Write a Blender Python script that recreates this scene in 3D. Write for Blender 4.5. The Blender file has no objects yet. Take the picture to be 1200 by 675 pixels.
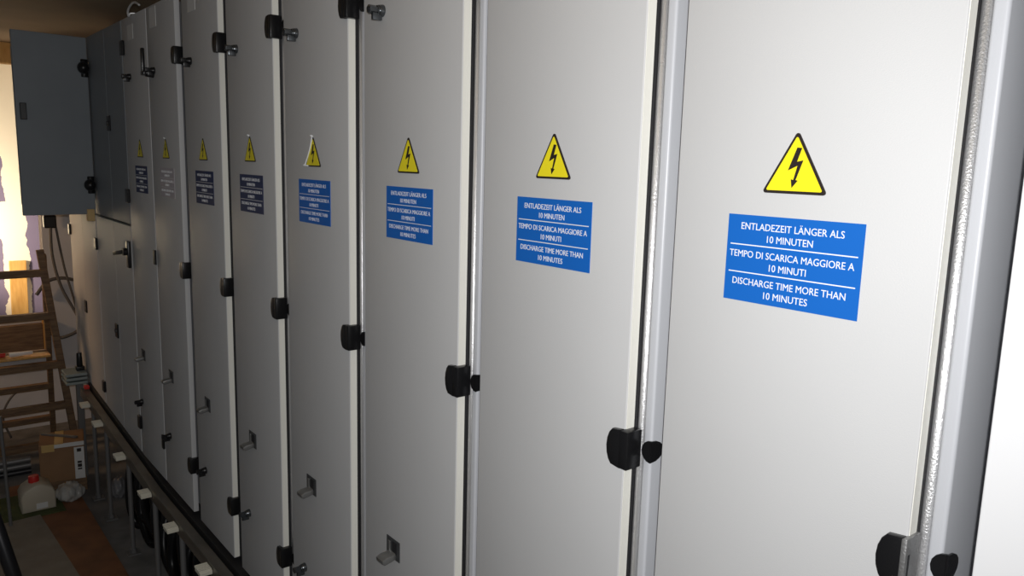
import bpy, bmesh, math, random
from mathutils import Vector, Matrix
random.seed(7)
C = bpy.context.scene.collection
# ------------------------------------------------------------------ helpers
class MB:
    """collects shapes, given in world metres, for ONE mesh"""
    def __init__(s): s.bm = bmesh.new()
    def add(s, bm2):
        me = bpy.data.meshes.new('tmp'); bm2.to_mesh(me); bm2.free(); s.bm.from_mesh(me); bpy.data.meshes.remove(me); return s
    def box(s, x0, x1, y0, y1, z0, z1, bev=0, seg=2, rot=None, piv=None):
        b = bmesh.new(); bmesh.ops.create_cube(b, size=1)
        for v in b.verts:
            v.co = Vector(((x0+x1)/2+v.co.x*(x1-x0), (y0+y1)/2+v.co.y*(y1-y0), (z0+z1)/2+v.co.z*(z1-z0)))
        if bev: bmesh.ops.bevel(b, geom=b.edges[:], offset=bev, segments=seg, affect='EDGES', profile=0.5)
        if rot is not None:
            p = Vector(piv) if piv else Vector(((x0+x1)/2, (y0+y1)/2, (z0+z1)/2))
            for v in b.verts: v.co = rot @ (v.co-p) + p
        return s.add(b)
    def beam(s, p, q, w, h, bev=0, up=(0,0,1)):
        p = Vector(p); q = Vector(q); d = (q-p); L = d.length; d.normalize()
        u = Vector(up); sx = d.cross(u)
        if sx.length < 1e-4: sx = d.cross(Vector((0,1,0)))
        sx.normalize(); uz = sx.cross(d)
        b = bmesh.new(); bmesh.ops.create_cube(b, size=1)
        for v in b.verts:
            v.co = Vector((v.co.x*L, v.co.y*w, v.co.z*h))
        if bev: bmesh.ops.bevel(b, geom=b.edges[:], offset=bev, segments=2, affect='EDGES', profile=0.5)
        for v in b.verts:
            v.co = (p+q)/2 + d*v.co.x + sx*v.co.y + uz*v.co.z
        return s.add(b)
    def cyl(s, p, q, r, r2=None, n=24, bev=0):
        p = Vector(p); q = Vector(q); d = q-p; L = d.length
        b = bmesh.new()
        bmesh.ops.create_cone(b, cap_ends=True, segments=n, radius1=r, radius2=r if r2 is None else r2, depth=L)
        if bev:
            ed = [e for e in b.edges if len(e.link_faces) == 2 and abs(e.verts[0].co.z-e.verts[1].co.z) < 1e-6]
            bmesh.ops.bevel(b, geom=ed, offset=bev, segments=2, affect='EDGES', profile=0.5)
        M = d.to_track_quat('Z', 'Y').to_matrix()
        for v in b.verts: v.co = M @ v.co + (p+q)/2
        return s.add(b)
    def sphere(s, c, r, sc=(1,1,1), n=20):
        b = bmesh.new(); bmesh.ops.create_uvsphere(b, u_segments=n, v_segments=n//2+2, radius=r)
        for v in b.verts: v.co = Vector((c[0]+v.co.x*sc[0], c[1]+v.co.y*sc[1], c[2]+v.co.z*sc[2]))
        return s.add(b)
    def prism(s, pts, fn, t0, t1, bev=0):
        """polygon pts (u,v) extruded from depth t0 to t1; fn(u,v,t)->point"""
        b = bmesh.new()
        lo = [b.verts.new(fn(u, v, t0)) for u, v in pts]; hi = [b.verts.new(fn(u, v, t1)) for u, v in pts]
        n = len(pts)
        b.faces.new(lo); b.faces.new(hi[::-1])
        for i in range(n): b.faces.new((lo[i], hi[i], hi[(i+1) % n], lo[(i+1) % n])[::-1])
        bmesh.ops.recalc_face_normals(b, faces=b.faces[:])
        if bev:
            bmesh.ops.bevel(b, geom=[e for e in b.edges if any(len(f.verts) == n for f in e.link_faces)], offset=bev, segments=2, affect='EDGES', profile=0.5)
        bmesh.ops.triangulate(b, faces=[f for f in b.faces if len(f.verts) > 4])
        return s.add(b)
    def tube(s, pts, r, n=8, sub=6):
        P = [Vector(p) for p in pts]; Q = []
        for i in range(len(P)-1):
            a = P[max(i-1,0)]; b_ = P[i]; c = P[i+1]; d = P[min(i+2,len(P)-1)]
            for k in range(sub):
                t = k/sub
                Q.append(0.5*((2*b_)+(c-a)*t+(2*a-5*b_+4*c-d)*t*t+(3*b_-a-3*c+d)*t**3))
        Q.append(P[-1])
        b = bmesh.new(); rings = []; up = Vector((0.13,0.2,1)).normalized()
        for i, q in enumerate(Q):
            d = (Q[min(i+1,len(Q)-1)]-Q[max(i-1,0)]).normalized()
            x = d.cross(up)
            if x.length < 1e-3: x = d.cross(Vector((1,0,0)))
            x.normalize(); y = x.cross(d); up = y
            rings.append([b.verts.new(q+(x*math.cos(2*math.pi*k/n)+y*math.sin(2*math.pi*k/n))*r) for k in range(n)])
        for i in range(len(rings)-1):
            for k in range(n): b.faces.new((rings[i][k], rings[i][(k+1)%n], rings[i+1][(k+1)%n], rings[i+1][k]))
        b.faces.new(rings[0]); b.faces.new(rings[-1][::-1])
        bmesh.ops.recalc_face_normals(b, faces=b.faces[:])
        return s.add(b)
    def lathe(s, prof, c, n=28):
        b = bmesh.new(); rings = []
        for r, z in prof:
            rings.append([b.verts.new((c[0]+r*math.cos(2*math.pi*k/n), c[1]+r*math.sin(2*math.pi*k/n), c[2]+z)) for k in range(n)])
        for i in range(len(rings)-1):
            for k in range(n): b.faces.new((rings[i][k], rings[i][(k+1)%n], rings[i+1][(k+1)%n], rings[i+1][k]))
        b.faces.new(rings[0][::-1]); b.faces.new(rings[-1])
        bmesh.ops.recalc_face_normals(b, faces=b.faces[:])
        return s.add(b)
    def build(s, name, m, parent=None, label=None, smooth=False):
        root = parent; 
        while root is not None and root.parent is not None: root = root.parent
        off = Vector(root.location) if root is not None else Vector((0,0,0))
        if root is None:
            xs = [v.co for v in s.bm.verts]
            off = Vector((sum(v.x for v in xs)/len(xs), sum(v.y for v in xs)/len(xs), min(v.z for v in xs)))
        for v in s.bm.verts: v.co -= off
        me = bpy.data.meshes.new(name); s.bm.to_mesh(me); s.bm.free()
        if smooth is not False:
            for p in me.polygons: p.use_smooth = True
            if smooth is not True: me.set_sharp_from_angle(angle=math.radians(smooth))
        me.materials.append(m)
        o = bpy.data.objects.new(name, me); C.objects.link(o)
        if parent is not None: o.parent = parent
        else: o.location = off
        if label: o['label'] = label
        return o
def thing(name, label, cat, loc, group=None):
    o = bpy.data.objects.new(name, None); C.objects.link(o); o.location = loc; o.empty_display_size = .05
    o['label'] = label; o['category'] = cat
    if group: o['group'] = group
    return o
def tag(o, label, cat, group=None, kind=None):
    o['label'] = label; o['category'] = cat
    if group: o['group'] = group
    if kind: o['kind'] = kind
    return o
def struct(name, mb, m, label=None):
    o = mb.build(name, m); o['kind'] = 'structure'
    if label: o['label'] = label; o['category'] = name.split('_')[0]
    return o
# ------------------------------------------------------------------ materials
def mat(name, col, rough=.5, metal=0, bump=0, bscale=400, var=0, vscale=3, spec=.5, coat=0, col2=None, stretch=(1,1,1), trans=0, coat_rough=.1):
    m = bpy.data.materials.new(name); m.use_nodes = True; nt = m.node_tree; N = nt.nodes; L = nt.links
    b = N['Principled BSDF']
    b.inputs['Base Color'].default_value = (*col, 1); b.inputs['Roughness'].default_value = rough
    b.inputs['Metallic'].default_value = metal; b.inputs['Specular IOR Level'].default_value = spec
    b.inputs['Coat Weight'].default_value = coat; b.inputs['Coat Roughness'].default_value = coat_rough
    if trans: b.inputs['Transmission Weight'].default_value = trans
    tc = N.new('ShaderNodeTexCoord'); mp = N.new('ShaderNodeMapping'); mp.inputs['Scale'].default_value = stretch
    L.new(tc.outputs['Object'], mp.inputs['Vector'])
    if var or col2:
        n = N.new('ShaderNodeTexNoise'); n.inputs['Scale'].default_value = vscale; n.inputs['Detail'].default_value = 5
        L.new(mp.outputs[0], n.inputs['Vector'])
        r = N.new('ShaderNodeValToRGB'); r.color_ramp.elements[0].position = .35; r.color_ramp.elements[1].position = .65
        c2 = col2 if col2 else tuple(c*(1-var) for c in col)
        r.color_ramp.elements[0].color = (*c2, 1); r.color_ramp.elements[1].color = (*col, 1)
        L.new(n.outputs['Fac'], r.inputs['Fac']); L.new(r.outputs['Color'], b.inputs['Base Color'])
    if bump:
        n = N.new('ShaderNodeTexNoise'); n.inputs['Scale'].default_value = bscale; n.inputs['Detail'].default_value = 3
        L.new(mp.outputs[0], n.inputs['Vector'])
        bp = N.new('ShaderNodeBump'); bp.inputs['Strength'].default_value = bump; bp.inputs['Distance'].default_value = .001
        L.new(n.outputs['Fac'], bp.inputs['Height']); L.new(bp.outputs['Normal'], b.inputs['Normal'])
    return m
paint = mat('grey_powder_coat', (.60,.605,.61), .5, spec=.3, bump=.25, bscale=500, var=.035, vscale=2.2)
paint_shaded = mat('shaded_grey_paint', (.26,.285,.31), .5, spec=.3, bump=.2, bscale=500, var=.06, vscale=4)  # same grey coat as the row, darkened to paint in the far shade
paint_overexposed = mat('overexposed_powder_coat', (.90,.91,.93), .35, bump=.1, bscale=500)  # nearest door: flash overexposure painted into a whiter coat
edge_m = mat('cream_edge_band', (.88,.87,.80), .4)
frame_m = mat('frame_zinc_grey', (.54,.555,.59), .38, bump=.1, bscale=400)
gasket_m = mat('foil_gasket', (.80,.80,.81), .33, metal=.75, bump=1.0, bscale=420)
dark_gap = mat('black_rubber_seal', (.018,.018,.02), .6)
black_pl = mat('black_plastic', (.009,.009,.010), .30, spec=.45, bump=.3, bscale=250)
arm_metal = mat('speckled_cast_metal', (.33,.33,.33), .45, metal=.7, bump=.8, bscale=260)
chrome = mat('dark_chrome', (.13,.14,.15), .25, metal=.9)
handle_m = mat('dull_nickel', (.24,.24,.235), .35, metal=.6)
plate_m = mat('dark_steel_plate', (.10,.105,.11), .4, metal=.5)
yellow = mat('sign_yellow', (.93,.80,.02), .4)
black_ink = mat('sign_black', (.02,.014,.012), .5)
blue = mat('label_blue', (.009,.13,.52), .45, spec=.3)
blue_sheen_dull = mat('label_slate_sheen', (.035,.05,.13), .5, spec=.3)  # far blue labels, greyish glancing reflection painted into the colour
blue_sheen_pale = mat('label_pale_sheen', (.56,.52,.56), .45)  # blue label with a pale glancing reflection painted over its colour
white_ink = mat('label_white', (.86,.88,.9), .5)
paper = mat('pale_sticker', (.70,.70,.69), .5)
concrete = mat('concrete_floor', (.20,.20,.20), .8, bump=.4, bscale=30, var=.4, vscale=6)
plaster = mat('grey_white_plaster', (.72,.72,.74), .85, bump=.2, bscale=40, var=.15, vscale=3)
ceil_m = mat('ceiling_plaster', (.55,.42,.28), .9, var=.15, vscale=2)
steel = mat('galvanised_rail', (.30,.28,.25), .42, metal=.75, var=.35, vscale=14, bump=.2, bscale=60, stretch=(.3,1,1))
post_m = mat('pedestal_steel', (.21,.21,.21), .45, metal=.4)
clamp_m = mat('ivory_plastic', (.72,.69,.58), .5)
cable_m = mat('black_cable_sheath', (.004,.004,.0045), .35, spec=.3)
wood = mat('weathered_pine', (.24,.15,.08), .65, col2=(.15,.09,.05), vscale=8, stretch=(1,1,8), bump=.3, bscale=80)
wood_light = mat('fresh_pine', (.75,.44,.14), .6, col2=(.62,.33,.09), vscale=7, stretch=(1,5,1))
ply = mat('film_plywood_red_brown', (.26,.11,.05), .6, col2=(.17,.075,.035), vscale=7, bump=.3, bscale=60)
sheet_m = mat('grey_fibre_board', (.30,.26,.21), .8, col2=(.24,.21,.17), vscale=9, bump=.2, bscale=80)
card = mat('cardboard', (.30,.17,.085), .75, var=.15, vscale=7)
tape_m = mat('parcel_tape', (.62,.42,.16), .35)
red_m = mat('red_cap', (.60,.03,.025), .4)
can_m = mat('milky_polyethylene', (.55,.50,.40), .4, var=.1, vscale=5)
green_m = mat('olive_mat', (.08,.10,.03), .8, var=.3, vscale=12)
bag_m = mat('clear_film_bag', (.50,.50,.48), .25, var=.3, vscale=16)
wire_m = mat('grey_wire', (.12,.11,.10), .5)
pipe_m = mat('dark_pipe', (.035,.035,.04), .35, metal=.3)
foam = mat('yellow_spacer', (.65,.45,.20), .7)
# drywall: lavender boards with cream joint filler
def drywall_mat():
    m = bpy.data.materials.new('filled_gypsum_board'); m.use_nodes = True; nt = m.node_tree; N = nt.nodes; L = nt.links
    b = N['Principled BSDF']; b.inputs['Roughness'].default_value = .9
    tc = N.new('ShaderNodeTexCoord'); sp = N.new('ShaderNodeSeparateXYZ'); L.new(tc.outputs['Object'], sp.inputs[0])
    nz = N.new('ShaderNodeTexNoise'); nz.inputs['Scale'].default_value = 7; nz.inputs['Detail'].default_value = 6; L.new(tc.outputs['Object'], nz.inputs['Vector'])
    def math_(op, a, bb):
        n = N.new('ShaderNodeMath'); n.operation = op
        for i, v in enumerate((a, bb)):
            if isinstance(v, (int, float)): n.inputs[i].default_value = v
            else: L.new(v, n.inputs[i])
        return n.outputs[0]
    wob = math_('MULTIPLY', math_('SUBTRACT', nz.outputs['Fac'], .5), .10)
    y = math_('ADD', sp.outputs['Y'], wob); z = math_('ADD', sp.outputs['Z'], wob)
    def band(v, lo, hi): return math_('MULTIPLY', math_('GREATER_THAN', v, lo), math_('LESS_THAN', v, hi))
    # y,z measured from the board's own origin
    p1 = math_('MULTIPLY', band(y, .06, .5), math_('LESS_THAN', z, -.50))
    p2 = math_('MULTIPLY', band(y, -.40, -.140), band(z, -1.6, -.82))
    p3 = math_('MULTIPLY', band(y, -.40, -.105), band(z, -.50, -.08))
    s = math_('MINIMUM', math_('ADD', math_('ADD', p1, p2), p3), 1)
    mx = N.new('ShaderNodeMix'); mx.data_type = 'RGBA'
    L.new(s, mx.inputs['Factor']); mx.inputs['A'].default_value = (.90,.85,.74,1); mx.inputs['B'].default_value = (.20,.17,.28,1)
    L.new(mx.outputs['Result'], b.inputs['Base Color'])
    return m
# ------------------------------------------------------------------ setting (metres; camera eye is the origin, cabinet fronts at y = 1)
ZF = -2.19; ZT = .635; ZB = -1.60; ZC = .83
struct('floor', MB().box(-9.5, 1.6, -.9, 2.4, ZF-.1, ZF), concrete)
struct('ceiling', MB().box(-9.5, 1.6, -.9, 2.4, ZC, ZC+.1), ceil_m)
struct('wall_back', MB().box(-9.5, 1.6, 1.9, 2.0, ZF, ZC), plaster)
# pier beside the cabinets and parapet under the opening, one L-shaped end wall
struct('wall_end', MB().prism([(-.9,ZF),(1.9,ZF),(1.9,ZC),(.99,ZC),(.965,-1.30),(-.9,-1.24)], lambda u,v,t: (t,u,v), -7.14, -7.0), plaster)
dw = MB().box(-8.62, -8.5, -.9, 1.9, ZF, ZC)
o = dw.build('wall_far', drywall_mat()); o['kind'] = 'structure'
me = o.data
# origin of the board pattern at (y=1.0, z=0)
sh = o.location - Vector((-8.5, 1.0, 0))
for v in me.vertices: v.co += sh
o.location = (-8.5, 1.0, 0)
struct('trim_1', MB().box(-7.66, -7.56, -.9, 1.9, .665, ZC, bev=.006), wood_light)
# raised floor the photographer stands on (still closed towards the near end)
struct('floor_raised', MB().box(-1.15, 1.6, -.9, .90, -1.655, -1.62), sheet_m)

# ------------------------------------------------------------------ writing
def text_bm(body, width, cx, cz, y, cap=.0095, thick=.0004):
    cu = bpy.data.curves.new('lettering', 'FONT'); cu.body = body; cu.size = 1; cu.extrude = 0; cu.resolution_u = 3
    ob = bpy.data.objects.new('tmp', cu); C.objects.link(ob)
    dg = bpy.context.evaluated_depsgraph_get(); dg.update()
    me = bpy.data.meshes.new_from_object(ob.evaluated_get(dg), depsgraph=dg)
    bpy.data.objects.remove(ob); bpy.data.curves.remove(cu)
    b = bmesh.new(); b.from_mesh(me); bpy.data.meshes.remove(me)
    xs = [v.co.x for v in b.verts]; x0, x1 = min(xs), max(xs)
    sx = width/(x1-x0); sz = cap/.70
    for v in b.verts:
        v.co = Vector((cx+(v.co.x-(x0+x1)/2)*sx, y, cz+v.co.y*sz))
    r = bmesh.ops.extrude_face_region(b, geom=b.faces[:])
    for g in r['geom']:
        if isinstance(g, bmesh.types.BMVert): g.co.y += thick
    bmesh.ops.recalc_face_normals(b, faces=b.faces[:])
    return b
LINES = [('ENTLADEZEIT L\u00c4NGER ALS', .76, .165), ('10 MINUTEN', .34, .295), ('TEMPO DI SCARICA MAGGIORE A', .925, .485),
         ('10 MINUTI', .275, .615), ('DISCHARGE TIME MORE THAN', .845, .805), ('10 MINUTES', .33, .935)]
def info_label(root, cx, zt, w, h, m, lab, yf):
    p = MB().box(cx-w/2, cx+w/2, yf-.0012, yf-.0001, zt-h, zt).build('info_label', m, root, lab)
    t = MB()
    for s, fw, fz in LINES: t.add(text_bm(s, fw*w, cx-.002, zt-fz*h, yf-.0016, cap=h*.078))
    t.build('lettering', white_ink, p)
    r = MB()
    for fz in (.343, .662): r.box(cx-w*.47, cx+w*.47, yf-.0016, yf-.0012, zt-fz*h-.0008, zt-fz*h+.0008)
    r.build('divider_line', white_ink, p)
BOLT = [(.015,.777),(.092,.767),(.026,.534),(.128,.560),(.026,.222),(.062,.212),(-.030,.085),(-.052,.233),(-.012,.222),(.040,.466),(-.113,.383)]
def rounded_tri(k, r):
    import itertools
    a = [Vector((-.5*k, 0)), Vector((.5*k, 0)), Vector((0, .8660*k))]; out = []
    for i in range(3):
        p = a[i]; u = (a[i-1]-p).normalized(); v = (a[(i+1)%3]-p).normalized(); n = (u+v).normalized()
        c = p+n*(2*r); t0 = p+u*(r*math.sqrt(3)); t1 = p+v*(r*math.sqrt(3))
        a0 = math.atan2(t0.y-c.y, t0.x-c.x); a1 = math.atan2(t1.y-c.y, t1.x-c.x)
        d = (a1-a0+math.pi) % (2*math.pi)-math.pi
        for j in range(5): out.append((c.x+r*math.cos(a0+d*j/4), c.y+r*math.sin(a0+d*j/4)))
    return out
def warning_sign(root, cx, z0, w, yf, lab, curl=False):
    f = lambda u, v, t: (cx+u, t, z0+v)
    b = MB().prism(rounded_tri(w, w*.035), f, yf-.0022, yf-.0001).build('warning_sign', black_ink, root, lab)
    k = w*.87; dz = w*.040
    MB().prism([(u, v+dz) for u, v in rounded_tri(k, w*.018)], f, yf-.0028, yf-.0022).build('yellow_field', yellow, b)
    MB().prism([(u*w*.92, v*w*.80+w*.015) for u, v in BOLT], f, yf-.0033, yf-.0028).build('lightning_symbol', black_ink, b)
    if curl:
        m = MB()
        m.tube([(cx-.003, yf-.003, z0+w*.84), (cx+.001, yf-.009, z0+w*.885), (cx+.005, yf-.004, z0+w*.86)], .0022, n=6, sub=3)
        if curl == 2: m.tube([(cx-.003, yf-.003, z0+w*.84), (cx-w*.16, yf-.0035, z0+w*.52), (cx-w*.49, yf-.004, z0+w*.06), (cx-w*.46, yf-.010, z0+.004), (cx-w*.30, yf-.004, z0+.002)], .0022, n=6, sub=4)
        m.build('peeled_edge', white_ink, b, 'white peeling edge of the sign')
def hinge(root, R, z, metal=False, yf=1.0, h=.072):
    pts = [(R-.001, z-h/2), (R-.001, z+h/2)]
    for k in range(1, 8):
        a = math.pi/2+math.pi*k/8; pts.append((R-.014+.020*math.cos(a)*1.0, z+h/2*math.sin(a)))
    p = MB().prism(pts, lambda u,v,t: (u,t,v), yf-.012, yf-.0005, bev=.0025).build('hinge', black_pl, root, smooth=40)
    w_ = .005 if metal else .017
    a = MB().box(R-.003, R+w_, yf-.012, yf+.026, z-h/2+.001, z+h/2-.001, bev=.002)
    a.build('hinge_arm', arm_metal if metal else black_pl, p, smooth=40)
    if metal: MB().box(R+.0045, R+.0053, yf-.006, yf-.001, z-.018, z+.012).build('slot', dark_gap, p)
    # leaf folded round the post corner
    m = MB(); r = .020
    pts = [(R+.041, z+r)] + [(R+.041-r*1.0*math.sin(math.pi*k/8)*.95, z+r*math.cos(math.pi*k/8)) for k in range(1, 8)] + [(R+.041, z-r)]
    m.prism(pts, lambda u,v,t: (u,t,v), yf+.021, yf+.0246)
    pts = [(yf+.021, z+r)] + [(yf+.025+.030*math.sin(math.pi*k/8), z+r*math.cos(math.pi*k/8)) for k in range(1, 8)] + [(yf+.021, z-r)]
    m.prism(pts, lambda u,v,t: (t,u,v), R+.0406, R+.0432)
    m.build('hinge_leaf', black_pl, p, smooth=40)
def turn_knob(root, x, z, yf=1.0, m=None):
    k = MB().cyl((x,yf-.0002,z), (x,yf-.014,z), .015, .0125, n=20, bev=.001)
    k.cyl((x,yf-.014,z), (x,yf-.040,z), .0105, .0105, n=6, bev=.001)
    k.cyl((x,yf-.012,z), (x,yf-.018,z), .0115, .0115, n=20, bev=.001)
    k.box(x-.005, x+.005, yf-.030, yf-.004, z-.024, z+.004, bev=.002)
    o = k.build('turn_lock', m or chrome, root, smooth=35)
    MB().cyl((x,yf-.0395,z), (x,yf-.0412,z), .0048, n=16).build('key_hole', dark_gap, o)
def latch(root, x, z, yf=1.0):
    f = lambda u,v,t: (x+u, t, z+v)
    p = MB().box(x-.033, x+.033, yf-.003, yf-.0002, z-.029, z+.027, bev=.0008).build('latch', plate_m, root)
    MB().box(x-.002, x+.020, yf-.0042, yf-.003, z-.012, z+.020).build('latch_slot', dark_gap, p)
    MB().box(x-.020, x-.010, yf-.007, yf-.003, z-.014, z+.018, bev=.0015).build('latch_rib', handle_m, p)
    prof = [(yf-.002, z-.008),(yf-.002, z-.026),(yf-.016, z-.030),(yf-.034, z-.033),(yf-.042, z-.028),(yf-.043, z-.019),(yf-.030, z-.013),(yf-.012, z-.012)]
    MB().prism(prof, lambda u,v,t: (t,u,v), x-.020, x+.016, bev=.003).build('latch_lever', handle_m, p, smooth=40)

# ------------------------------------------------------------------ the row of single-door cabinets
def cabinet(root, L, R, zb=ZB, zt=ZT, post=True, pm=None, lm=None, yf=1.0):
    """door L..R; carcass with its left post carrying the hinges, right post the gasket"""
    pl = L-.063 if post else L+.004
    b = MB()
    b.box(pl+.001, R+.0140, yf+.171, yf+.57, zb+.0, zt-.01)
    b.box(pl, pl+.0195, yf+.025, yf+.17, zb-.02, zt, bev=.005, seg=4)
    b.box(R-.05, R+.0140, yf+.052, yf+.16, zb, zt-.01)
    b.box(pl+.002, R+.0140, yf+.055, yf+.16, zt-.05, zt-.002)
    b.box(pl+.002, R+.0140, yf+.055, yf+.16, zb-.02, zb+.03)
    b.build('carcass', lm or frame_m, root, smooth=30)
    d = MB().box(L, R, yf, yf+.022, zb, zt, bev=.0022, seg=3).build('door', pm or paint, root, smooth=35)
    MB().box(R-.03, R+.0140, yf+.0455, yf+.052, zb, zt-.02).build('rubber_seal', dark_gap, root)
    MB().box(R-.012, R+.0008, yf+.0222, yf+.0305, zb, zt-.02).build('door_seal', dark_gap, root)
    MB().box(R-.0006, R+.0009, yf+.0024, yf+.0218, zb+.003, zt-.003).build('door_edge', edge_m, d, 'cream door edge')
    MB().cyl((R+.0066, yf+.0375, zb), (R+.0066, yf+.0375, zt-.02), .0078, n=16).build('foil_gasket', gasket_m, root, 'silver foil gasket strip', smooth=True)
    return d
G = 'grey switch cabinets in one long row'
data = [ # name key, door left, door right, label
 ('A', -.816, -.406, 'grey switch cabinet with the largest yellow sign and largest, brightest blue label'),
 ('B', -1.333, -.900, 'grey switch cabinet with the second largest sign, directly left of the brightest one'),
 ('C', -1.855, -1.419, 'grey switch cabinet with the third largest sign and largest latch lever'),
 ('D', -2.362, -1.945, 'grey switch cabinet whose yellow sign curls at its lower left corner'),
 ('E', -2.861, -2.451, 'narrow-looking grey switch cabinet whose blue label reflects dark slate, fifth sign counted from right'),
 ('F', -3.364, -2.947, 'grey switch cabinet whose small blue label reflects greyish, sixth sign counted from right'),
 ('G', -3.880, -3.459, 'far grey switch cabinet whose label shines pale, with a black lever above its sign'),
 ('H', -4.335, -3.890, 'farthest single-door grey cabinet carrying a sign, beside the cabinet split into upper and lower doors'),
]
for k, L, R, lab in data:
    cx = (L+R)/2
    root = thing('switch_cabinet', lab, 'cabinet', (cx, 1.3, ZB-.02), G)
    near = k in 'ABCDEF'
    if near: cabinet(root, L, R)
    else:
        b = MB(); b.box(L-.005, R+.003 if k == 'H' else R+.018, 1.06, 1.57, ZB-.02, ZT-.005, bev=.002); b.build('carcass', frame_m, root)
        MB().box(L, R, 1.0, 1.022, ZB, ZT, bev=.0022, seg=3).build('door', paint, root, smooth=35)
        if k == 'G': 
            MB().box(R-.001, R+.0085, 1.028, 1.060, ZB, ZT-.02).build('rubber_seal', dark_gap, root)
    if k not in 'H':
        for z in (.395, -.498, -1.378): hinge(root, R, z, metal=(k == 'A'))
    else:
        for z in (-.49, -1.40): MB().box(R-.022, R+.008, .990, 1.0, z-.035, z+.035, bev=.003).build('hinge', black_pl, root)
    for z in (.356, -1.335):
        if k == 'H': turn_knob(root, L+.135, z, m=black_pl) if z > 0 else turn_knob(root, L+.06, z+.04, m=black_pl)
        else: turn_knob(root, L+(.095 if k in 'CD' else .10), z, m=(chrome if k in 'ABCDE' else black_pl))
    if k not in 'AB': latch(root, L+(.155 if k in 'CDEFG' else .125), -1.028)
    tcx = {'A':-.609,'B':-1.114,'C':-1.635,'D':-2.163,'E':-2.66,'F':-3.152,'G':-3.655,'H':-4.085}[k]
    zt = {'A':-.034,'B':-.030,'C':-.034,'D':-.030,'E':-.024,'F':-.027,'G':-.027,'H':-.027}[k]
    warning_sign(root, tcx, zt, .101, 1.0, 'yellow triangular high voltage warning sign', curl={'D':2,'E':1,'G':1}.get(k, False))
    info_label(root, tcx+.002, -.068, .212, .129, {'F':blue_sheen_dull,'H':blue_sheen_dull,'G':blue_sheen_pale,'E':blue_sheen_dull}.get(k, blue),
               'pale label with painted reflection' if k == 'G' else 'blue three-language label about a ten minute discharge time', 1.0)
    if k == 'H':
        MB().box(-4.215, -4.115, .9985, .9999, .525, .595).build('sticker', paper, root, 'small pale square sticker')
    if k == 'G':
        MB().box(-3.825, -3.725, .9985, .9999, .54, .625).build('sticker', paper, root, 'small pale square sticker')
        p = MB().cyl((-3.80,.9998,.345), (-3.80,.965,.345), .020, .016, n=18, bev=.002)
        p.box(-3.85, -3.83, .96, .975, .345, .455, bev=.004); p.box(-3.85, -3.80, .958, .975, .337, .355, bev=.003)
        p.build('lever_handle', black_pl, root, 'black angled lever handle', smooth=40)
    if k == 'F':
        MB().box(-3.28, -3.19, .9985, .9999, .54, .62).build('sticker', paper, root, 'small pale square sticker')
# near cabinet, flash overexposure painted in as white, cut by the right frame edge
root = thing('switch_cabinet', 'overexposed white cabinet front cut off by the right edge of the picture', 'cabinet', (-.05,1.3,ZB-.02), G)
cabinet(root, -.328, .12, pm=paint_overexposed)
# ------------------------------------------------------------------ far cabinets split into upper and lower doors
ZS = -.375
def split_front(root, x0, x1, mid, upper=True):
    b = MB(); b.box(x0+.004, x1-.004, 1.06, 1.57, ZB-.02, ZS-.01 if not upper else ZT-.005, bev=.002)
    b.build('carcass', frame_m, root)
    MB().box(x0+.003, mid-.002, 1.0, 1.022, ZB, ZS-.006, bev=.002).build('lower_door', paint, root)
    MB().box(mid+.002, x1-.003, 1.0, 1.022, ZB, ZS-.006, bev=.002).build('lower_door', paint, root)
    if upper:
        MB().box(x0+.003, mid-.002, 1.0, 1.022, ZS+.006, ZT, bev=.002).build('upper_door', paint_shaded, root)
        MB().box(mid+.002, x1-.003, 1.0, 1.022, ZS+.006, ZT, bev=.002).build('upper_door', paint_shaded, root)
    MB().box(x0+.003, x1-.003, 1.024, 1.06, ZS-.02, ZS+.02).build('middle_seal', dark_gap, root)
def small_hinge(root, x, z, w=.05, h=.07): MB().box(x-w/2, x+w/2, .986, .9998, z-h/2, z+h/2, bev=.004).build('hinge', black_pl, root)
root = thing('split_cabinet', 'shaded grey split cabinet with all doors closed and a black T-handle', 'cabinet', (-4.76,1.3,ZB-.02), 'cabinets split into upper and lower doors')
split_front(root, -5.165, -4.345, -4.72)
for x, z in ((-4.31,.50), (-4.345,-.225), (-5.17,-.55), (-5.17,-1.43), (-4.33,-1.42)): small_hinge(root, x+.0 if x > -5 else x, z)
for x, z in ((-4.69,.145), (-4.76,-1.005)):
    a = MB().box(x-.03, x+.03, .992, .9998, z-.04, z+.04, bev=.003).build('lock', black_pl, root)
    MB().cyl((x,.992,z), (x,.985,z), .012, n=16).build('lock_core', plate_m, a)
m = MB().box(-4.41, -4.365, .985, .9998, -.60, -.46, bev=.004); m.beam((-4.39,.975,-.515), (-4.52,.955,-.535), .022, .022, bev=.004); m.cyl((-4.39,.999,-.515), (-4.39,.965,-.515), .02, n=14)
m.build('door_handle', black_pl, root, 'black T-shaped handle', smooth=40)
root = thing('split_cabinet', 'cabinet at the far end of the row with its upper doors swung open', 'cabinet', (-5.58,1.3,ZB-.02), 'cabinets split into upper and lower doors')
split_front(root, -5.995, -5.175, -5.585, upper=False)
b = MB(); b.box(-5.991, -5.955, 1.03, 1.57, ZS-.01, ZT-.005); b.box(-5.215, -5.179, 1.03, 1.57, ZS-.01, ZT-.005); b.box(-5.955, -5.215, 1.03, 1.57, ZT-.045, ZT-.005); b.box(-5.955, -5.215, 1.54, 1.57, ZS-.01, ZT-.045)
b.build('open_compartment', frame_m, root)
ang = lambda p, a: (Matrix.Rotation(a, 3, 'Z'), p)
d1 = MB().beam((-5.128,.992,(ZT+ZS)/2), (-5.085,.622,(ZT+ZS)/2), .022, ZT-ZS-.012, bev=.003).build('open_door', paint_shaded, root, 'shaded grey open upper door seen face on')
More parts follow.
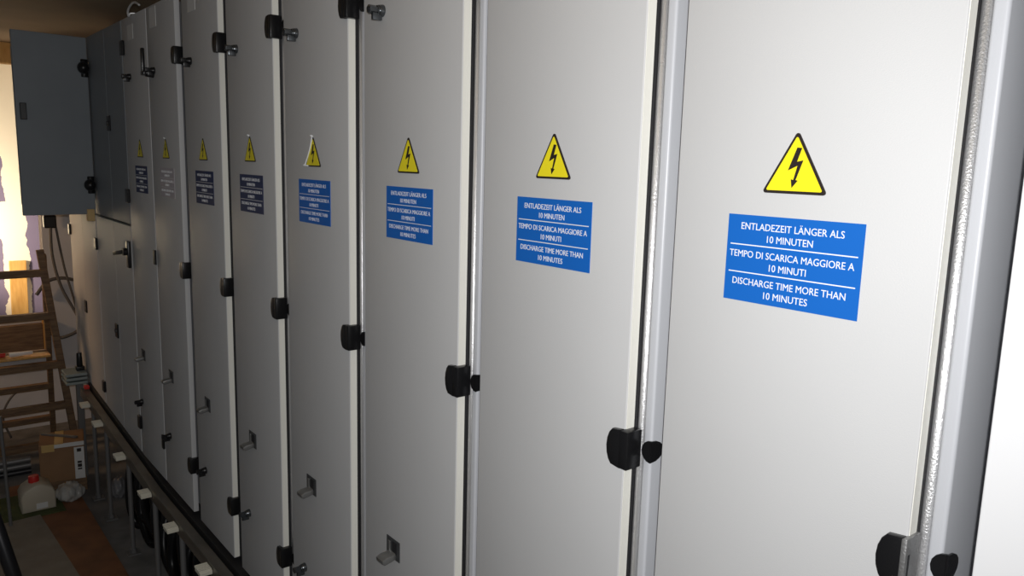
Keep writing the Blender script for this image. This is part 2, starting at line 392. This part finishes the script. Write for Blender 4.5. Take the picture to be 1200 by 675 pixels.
m = MB(); m.box(-5.073, -5.060, .640, .672, .155, .245, bev=.003); m.build('lock', black_pl, d1)
MB().beam((-5.96,.985,.13), (-5.70,.700,.13), .022, .95, bev=.003).build('open_door', paint_shaded, root, 'second open upper door behind the first')
for z in (.46, -.20):
    m = MB().cyl((-5.125,.975,z-.05), (-5.125,.975,z+.05), .022, n=16, bev=.004); m.sphere((-5.09,.965,z), .034, (1,.9,1)); m.build('hinge', black_pl, root, smooth=40)
MB().box(-5.14, -5.10, .945, .985, ZS-.035, ZS+.035, bev=.003).build('spacer_block', foam, root, 'small yellow spacer block')
for x, z in ((-5.60,-1.0),): MB().box(x-.03, x+.03, .992, .9998, z-.04, z+.04, bev=.003).build('lock', black_pl, root)
small_hinge(root, -5.975, -.53)
tag(MB().tube([(-4.12,1.015,.642),(-4.125,.995,.640),(-4.13,.988,.628),(-4.11,.982,.650),(-4.04,.98,.668),(-3.97,.98,.668),(-3.92,.985,.650)], .005, n=8).build('wire_hook', mat('bright_wire', (.8,.8,.8), .3, metal=.4), smooth=True), 'bright curved wire hook on top edge of the far cabinets', 'hook')

# ------------------------------------------------------------------ raised-floor stringer, posts, pads
RAISE = lambda x: max(0, -x-3.9)*.062
def lift(m):
    for v in m.bm.verts: v.co.z += RAISE(v.co.x)
    return m
def segbox(m, x0, x1, *a):
    n = 12
    m.box(x0, x1, *a); bmesh.ops.bisect_plane(m.bm, geom=m.bm.verts[:]+m.bm.edges[:]+m.bm.faces[:], plane_co=(-3.9,0,0), plane_no=(1,0,0)); return m
r = MB(); r.box(-5.58, -1.16, .930, .975, -1.652, -1.640); r.box(-5.58, -1.16, .930, .934, -1.690, -1.652); r.box(-5.58, -1.16, .971, .975, -1.700, -1.652)
segbox(r, -5.58, -1.16, .930, .936, -1.640, -1.634); lift(r)
tag(r.build('floor_rail', steel), 'long steel floor rail running below the front of the cabinets', 'rail')
r = lift(segbox(MB(), -5.62, .3, .985, 1.05, -1.69, -1.622))
tag(r.build('base_beam', dark_gap), 'black base beam under the cabinets behind the steel floor rail', 'beam')
px = [(-5.28, 'steel post under the far end of the floor rail, beside the cardboard box'),
      (-4.93, 'second steel floor rail post from the far end'),
      (-4.41, 'steel floor rail post whose foot stands beside the red-brown board end'),
      (-3.90, 'steel floor rail post at the left edge of the black cable loops'),
      (-3.46, 'steel floor rail post in front of the middle of the black cable loops'),
      (-3.00, 'nearest steel floor rail post, just beneath the nearest ivory pad')]
post0 = None
for i, (x, lab) in enumerate(px):
    if post0 is None:
        t = thing('floor_post', lab, 'post', (x,.945,ZF), 'posts under the floor rail')
        MB().cyl((x,.945,ZF+.006), (x,.945,-1.692+RAISE(x)), .0125, n=16).build('shaft', post_m, t, smooth=40)
        MB().box(x-.035, x+.035, .912, .978, ZF, ZF+.006, bev=.001).build('foot_plate', post_m, t)
        MB().cyl((x,.945,ZF+.006), (x,.945,ZF+.03), .018, n=6).build('nut', post_m, t)
        post0 = t
    else:
        c = post0.copy(); C.objects.link(c); c.location = (x,.945,ZF); c['label'] = lab; c.scale.z = (.498+RAISE(x))/(.498+RAISE(-5.28))
        for ch in list(post0.children):
            q = ch.copy(); C.objects.link(q); q.parent = c
padx = [(-5.30, .905,'ivory ribbed pad on the floor rail nearest the far end'), (-4.95,.905,'second ivory ribbed pad from the far end of the rail'), (-4.42,.905,'ivory ribbed pad on the rail above the red-brown board end'),
        (-3.92,.905,'ivory ribbed pad on the rail left of the black cable loops'), (-3.48,.905,'ivory ribbed pad on the rail over the black cable loops'), (-3.03,.905,'nearest and largest ivory ribbed pad on the rail')]
pad0 = None
for x, y, lab in padx:
    if pad0 is None:
        t = MB().box(x-.034, x+.034, y-.026, y+.024, -1.668, -1.650, bev=.003)
        for k in range(5): t.box(x-.032+.0135*k, x-.025+.0135*k, y-.028, y+.022, -1.652, -1.643, bev=.001)
        for v in t.bm.verts: v.co.z += RAISE(x)
        pad0 = tag(t.build('rail_pad', clamp_m), lab, 'pad', 'ivory pads along the floor rail')
        base = Vector(pad0.location); x00 = x
    else:
        c = pad0.copy(); C.objects.link(c); c.location = base+Vector((x-x00,0,RAISE(x)-RAISE(x00))); c['label'] = lab
# strut with plate stack at rail end
t = thing('rail_strut', 'thicker steel strut with stacked plates at the far end of the floor rail', 'strut', (-5.72,.95,ZF))
MB().box(-5.74, -5.70, .93, .97, ZF, -1.52, bev=.004).build('shaft', post_m, t)
st = MB()
for k in range(3): st.box(-5.80, -5.62, .86, .985, -1.52+k*.028, -1.502+k*.028, bev=.003)
st.build('plate_stack', mat('blue_grey_plate', (.30,.36,.36), .45, metal=.3), t)
m = MB().cyl((-5.72,.96,-1.44), (-5.72,.96,-1.33), .020, .016, n=14, bev=.003); m.box(-5.75,-5.69,.935,.985,-1.445,-1.42,bev=.003)
m.build('bolt_knob', black_pl, t, smooth=40)
tag(MB().box(-5.55, -5.51, .945, .975, -1.532, -1.508, bev=.006).build('marker_block', red_m), 'tiny red block on the far end of the floor rail', 'block')

# ------------------------------------------------------------------ black cables under the floor
cab_labels = []
tangle = MB()
for i in range(26):
    x0 = -4.68+i*.082; top = -1.72-.02*random.random(); r_ = random.uniform(.020,.030); yy = 1.01+.05*random.random()
    dep = random.uniform(-2.15,-2.02); w = random.uniform(.35,.6)
    pts = [(x0-.18, 1.35, top), (x0-.16, yy+.12, top-.01), (x0-.12, yy, -1.82), (x0+random.uniform(-.10,.10), yy-.04+.03*random.random(), dep+random.uniform(.04,.16)), (x0+w*.35+random.uniform(-.12,.12), yy-.02+.05*random.random(), dep), (x0+w*.7, yy+.08, -1.86), (x0+w*.75, 1.3, top-.05)]
    tangle.tube(pts, r_, n=10, sub=7)
tag(tangle.build('power_cables', cable_m, smooth=True), 'glossy black tangle of thick cable loops beneath the near floor rail', 'cables', kind='stuff')
# thin wires hanging at the end wall
W = [([(-6.9,1.02,-.56),(-6.85,1.01,-.80),(-6.8,1.05,-1.05),(-6.75,1.16,-1.35),(-6.8,1.14,-1.6)], .011, 'grey wire dropping down the pale end wall behind the ladder'),
     ([(-6.90,1.05,-.56),(-6.88,1.09,-.90),(-6.88,1.14,-1.15),(-6.88,1.19,-1.45)], .009, 'second grey wire running beside the first down the end wall'),
     ([(-6.95,.90,-1.12),(-6.95,.98,-1.02),(-6.95,1.08,-1.0),(-6.95,1.16,-1.02)], .014, 'thick grey cable arching from the ladder top towards the cabinets'),
     ([(-6.95,.93,-1.35),(-6.95,1.02,-1.47),(-6.95,1.12,-1.46),(-6.95,1.19,-1.42)], .014, 'grey cable sagging in a shallow bow below the arching one'),
     ([(-6.7,.64,-2.15),(-6.72,.60,-1.98),(-6.74,.68,-1.83),(-6.74,.82,-1.78)], .008, 'thin dark wire curling up the wall behind the lower ladder rungs')]
for pts, rr, lab in W: tag(MB().tube(pts, rr, n=8).build('loose_wire', wire_m, smooth=True), lab, 'wire', 'loose wires at the end wall')
tag(MB().box(-6.96, -6.88, .975, 1.06, -.60, -.50, bev=.01).build('junction_box', black_pl), 'small dark junction box on the end wall under the open door', 'box')

# ------------------------------------------------------------------ wooden step ladder
t = thing('step_ladder', 'brown wooden step ladder standing before the bright plastered wall', 'ladder', (-6.35,.55,ZF))
fr = lambda z: (.835+(-.70-z)*.100)
def rail_y(z): return fr(z)
MB().beam((-6.14,fr(-.68),-.68), (-6.14,fr(ZF),ZF+.012), .045, .040, bev=.004, up=(1,0,0)).build('rail', wood, t)
MB().beam((-6.14,.20,-.68), (-6.14,.05,ZF+.012), .045, .040, bev=.004, up=(1,0,0)).build('rail', wood, t)
for z in (-.84, -1.14, -1.49, -1.79, -2.06):
    MB().box(-6.165, -6.11, .10, fr(z)+.012, z-.024, z+.024, bev=.003).build('rung', wood, t)
yb = lambda z: .86+(-.72-z)*.03
MB().beam((-6.20,.86,-.72), (-6.62,.905,ZF+.012), .042, .035, bev=.004, up=(0,1,0)).build('rail', wood, t)
MB().beam((-6.20,.22,-.72), (-6.62,.12,ZF+.012), .042, .035, bev=.004, up=(0,1,0)).build('rail', wood, t)
for z in (-1.18, -1.46, -1.73, -2.00):
    x = -6.20-(.42)*(-.72-z)/(-.72-ZF); MB().box(x-.03, x+.02, .16, .885, z-.022, z+.022, bev=.003).build('rung', wood, t)
tag(MB().box(-6.30, -6.17, .02, .86, -1.440, -1.426, bev=.002).build('tool_board', wood_light), 'light board lying across the ladder steps as a tool shelf', 'board')
x = -6.23
tag(MB().cyl((x,.62,-1.408), (x,.76,-1.408), .017, .012, n=14, bev=.003).build('sealant_tube', white_ink, smooth=40), 'white tube lying on the light board across the ladder', 'tube')
tag(MB().cyl((x-.02,.53,-1.410), (x-.02,.60,-1.410), .015, .015, n=14, bev=.003).build('handle_stub', red_m, smooth=40), 'short red handle lying beside the white tube on the ladder board', 'handle')
# plywood box on parapet, timber batten beyond
tag(MB().box(-6.985, -6.93, .15, .925, -1.56, -1.345, bev=.003).build('plywood_panel', wood), 'dark brown panel fixed to the low wall behind the ladder', 'panel')
tag(MB().box(-6.99, -6.92, .927, .945, -1.56, -1.30, bev=.002).build('edge_strip', wood_light), 'bright upright wooden strip at the right end of the brown panel', 'strip')
tag(MB().beam((-8.47,.955,-1.60), (-8.47,.965,-1.03), .03, .135, bev=.004, up=(0,1,0)).build('timber_offcut', wood_light), 'orange timber offcut leaning on the filled plaster wall', 'timber')
# ------------------------------------------------------------------ things on the low floor
tag(MB().box(-5.75, -3.72, .50, .86, ZF, ZF+.018, bev=.002).build('floor_board', ply), 'red-brown plywood board lying on the low floor beside the posts', 'board')
tag(MB().box(-5.14, -3.4, -.25, .655, ZF+.018, ZF+.030, bev=.002, rot=Matrix.Rotation(math.radians(3),3,'Z')).build('floor_sheet', sheet_m), 'grey fibre sheet lying flat at the lower left', 'sheet')
t = thing('cardboard_box', 'brown cardboard box with tape and a white label strip under the rail', 'box', (-5.57,.805,-2.09))
Rz = Matrix.Rotation(math.radians(-10),3,'Z'); pv = (-5.57,.805,0)
MB().box(-5.70, -5.44, .680, .930, -2.09, -1.84, bev=.004, rot=Rz, piv=pv).build('carton', card, t)
MB().box(-5.704, -5.436, .765, .815, -1.841, -1.838, rot=Rz, piv=pv).build('tape', tape_m, t)
MB().box(-5.4405, -5.4375, .695, .765, -1.885, -1.839, rot=Rz, piv=pv).build('tape', tape_m, t)
MB().box(-5.4405, -5.4375, .765, .930, -1.865, -1.839, rot=Rz, piv=pv).build('paper_strip', paper, t)
q = MB().box(-5.4405, -5.4370, .872, .928, -2.085, -1.875, rot=Rz, piv=pv).build('paper_label', paper, t)
m = MB()
for z, h in ((-1.895,.022),(-1.975,.014),(-1.998,.022),(-2.020,.010)): m.box(-5.4372, -5.436, .888, .912, z-h/2, z+h/2, rot=Rz, piv=pv)
m.build('printed_marks', black_ink, q)
tag(MB().box(-5.70, -5.47, .70, .92, ZF, -2.091, bev=.004).build('wooden_block', wood), 'dark wooden block carrying the cardboard box', 'block')
# canister
t = thing('canister', 'milky plastic canister with a red cap on the low floor', 'canister', (-5.315,.61,ZF+.018))
zc = ZF+.024
MB().prism([(.525,zc),(.705,zc),(.705,zc+.10),(.69,zc+.135),(.635,zc+.165),(.60,zc+.165),(.545,zc+.135),(.525,zc+.10)], lambda u,v,t_: (t_,u,v), -5.40, -5.23, bev=.010).build('tank', can_m, t, smooth=50)
MB().cyl((-5.315,.605,zc+.16), (-5.315,.605,zc+.20), .030, .028, n=20, bev=.003).build('cap', red_m, t, smooth=40)
MB().box(-5.2315, -5.2285, .60, .66, zc+.015, zc+.05).build('paper_label', paper, t)
tag(MB().box(-5.56, -5.16, .30, .745, ZF+.018, ZF+.024, bev=.002).build('floor_mat', green_m), 'olive green mat under the left side of the canister', 'mat')
# crumpled clear bag
b = bmesh.new(); bmesh.ops.create_icosphere(b, subdivisions=4, radius=1)
for v in b.verts:
    n = v.co.normalized(); k = 1+.14*math.sin(7*n.x+3*n.z)*math.cos(6*n.y)+.06*math.sin(19*n.y+11*n.x)
    v.co = Vector((n.x*.075*k, n.y*.075*k, max(-.045, n.z*.062*k)))
    v.co += Vector((-5.33,.795,ZF+.018+.0455))
tag(MB().add(b).build('plastic_bag', bag_m, smooth=True), 'crumpled pale plastic bag between canister and posts below the box', 'bag')
b = bmesh.new(); bmesh.ops.create_icosphere(b, subdivisions=4, radius=1)
for v in b.verts:
    n = v.co.normalized(); k = 1+.12*math.sin(6*n.x+5*n.z)*math.cos(7*n.y)
    v.co = Vector((n.x*.06*k, n.y*.05*k, max(-.05, n.z*.075*k))) + Vector((-5.25,1.06,ZF+.0505))
tag(MB().add(b).build('plastic_bag', mat('grey_film_bag', (.22,.22,.23), .3, var=.4, vscale=14), smooth=True), 'small grey plastic bag behind the farthest rail posts', 'bag')
# pipe stack and poles
for i, (y, z, x0, x1) in enumerate(((.60,-2.155,0,0),(.60,-2.115,0,0),(.60,-2.075,0,0))):
    tag(MB().cyl((-6.0, -.1, ZF+.02+.04*i), (-5.98, .67, ZF+.02+.04*i), .0195, n=16).build('metal_tube', (pipe_m, post_m, post_m)[i], smooth=40),
        ('lowest dark tube lying behind the canister', 'middle steel tube of the three lying behind the canister', 'topmost steel tube of the three lying behind the canister')[i], 'tube', 'tubes stacked behind the canister')
tag(MB().cyl((-5.1,.452,ZF+.0), (-5.1,.440,-1.50), .009, n=12).build('upright_rod', post_m, smooth=40), 'thin upright rod at the left edge in front of the ladder', 'rod')
tag(MB().cyl((-4.42,.28,-1.60), (-4.22,.385,ZF+.055), .033, n=24, bev=.004).build('leaning_pipe', pipe_m, smooth=40), 'thick dark pipe end leaning in at the lower left corner', 'pipe')
tag(MB().beam((-5.68,.71,-1.832), (-5.50,.88,-1.832), .022, .010, up=(0,0,1)).build('metal_strip', post_m), 'thin metal strip lying on top of the cardboard box', 'strip')

# ------------------------------------------------------------------ light
def light(name, kind, loc, tgt, energy, col, **kw):
    d = bpy.data.lights.new(name, kind); d.energy = energy; d.color = col
    for k, v in kw.items(): setattr(d, k, v)
    o = bpy.data.objects.new(name, d); C.objects.link(o); o.location = loc
    if tgt is not None: o.rotation_euler = (Vector(tgt)-Vector(loc)).to_track_quat('-Z','Y').to_euler()
    return o
light('camera_flash', 'SPOT', (.035,-.01,.05), (-2.1,1.0,-.15), 96, (1,.995,.99), spot_size=math.radians(155), spot_blend=1.0, shadow_soft_size=.012)
light('work_lamp', 'SPOT', (-7.75,.15,-.75), (-8.5,1.0,-.50), 118, (1,.83,.60), spot_size=math.radians(115), spot_blend=.6, shadow_soft_size=.08)
light('aisle_fill', 'SPOT', (-6.5,-.5,-.45), (-6.55,1.0,-1.0), 27, (1,.60,.31), spot_size=math.radians(96), spot_blend=.6, shadow_soft_size=.06)  # unseen warm fill, added to brighten pier, ladder and lower doors
w = bpy.data.worlds.new('World'); bpy.context.scene.world = w; w.use_nodes = True
w.node_tree.nodes['Background'].inputs[0].default_value = (.95,.97,1,1); w.node_tree.nodes['Background'].inputs[1].default_value = .055
# ------------------------------------------------------------------ camera
cd = bpy.data.cameras.new('camera'); cam = bpy.data.objects.new('camera', cd); C.objects.link(cam)
cd.sensor_fit = 'HORIZONTAL'; cd.sensor_width = 36; cd.lens = 27.461; cd.clip_start = .02
Rm = Matrix(((.62745065,-.14096724,.76578974),(.77818765,.0794069,-.62299159),(.02701242,.98682459,.15952288)))
cam.matrix_world = Rm.to_4x4()
bpy.context.scene.camera = cam
vs = bpy.context.scene.view_settings
vs.view_transform = 'Standard'; vs.look = 'None'; vs.exposure = 0; vs.gamma = 1; vs.use_curve_mapping = False
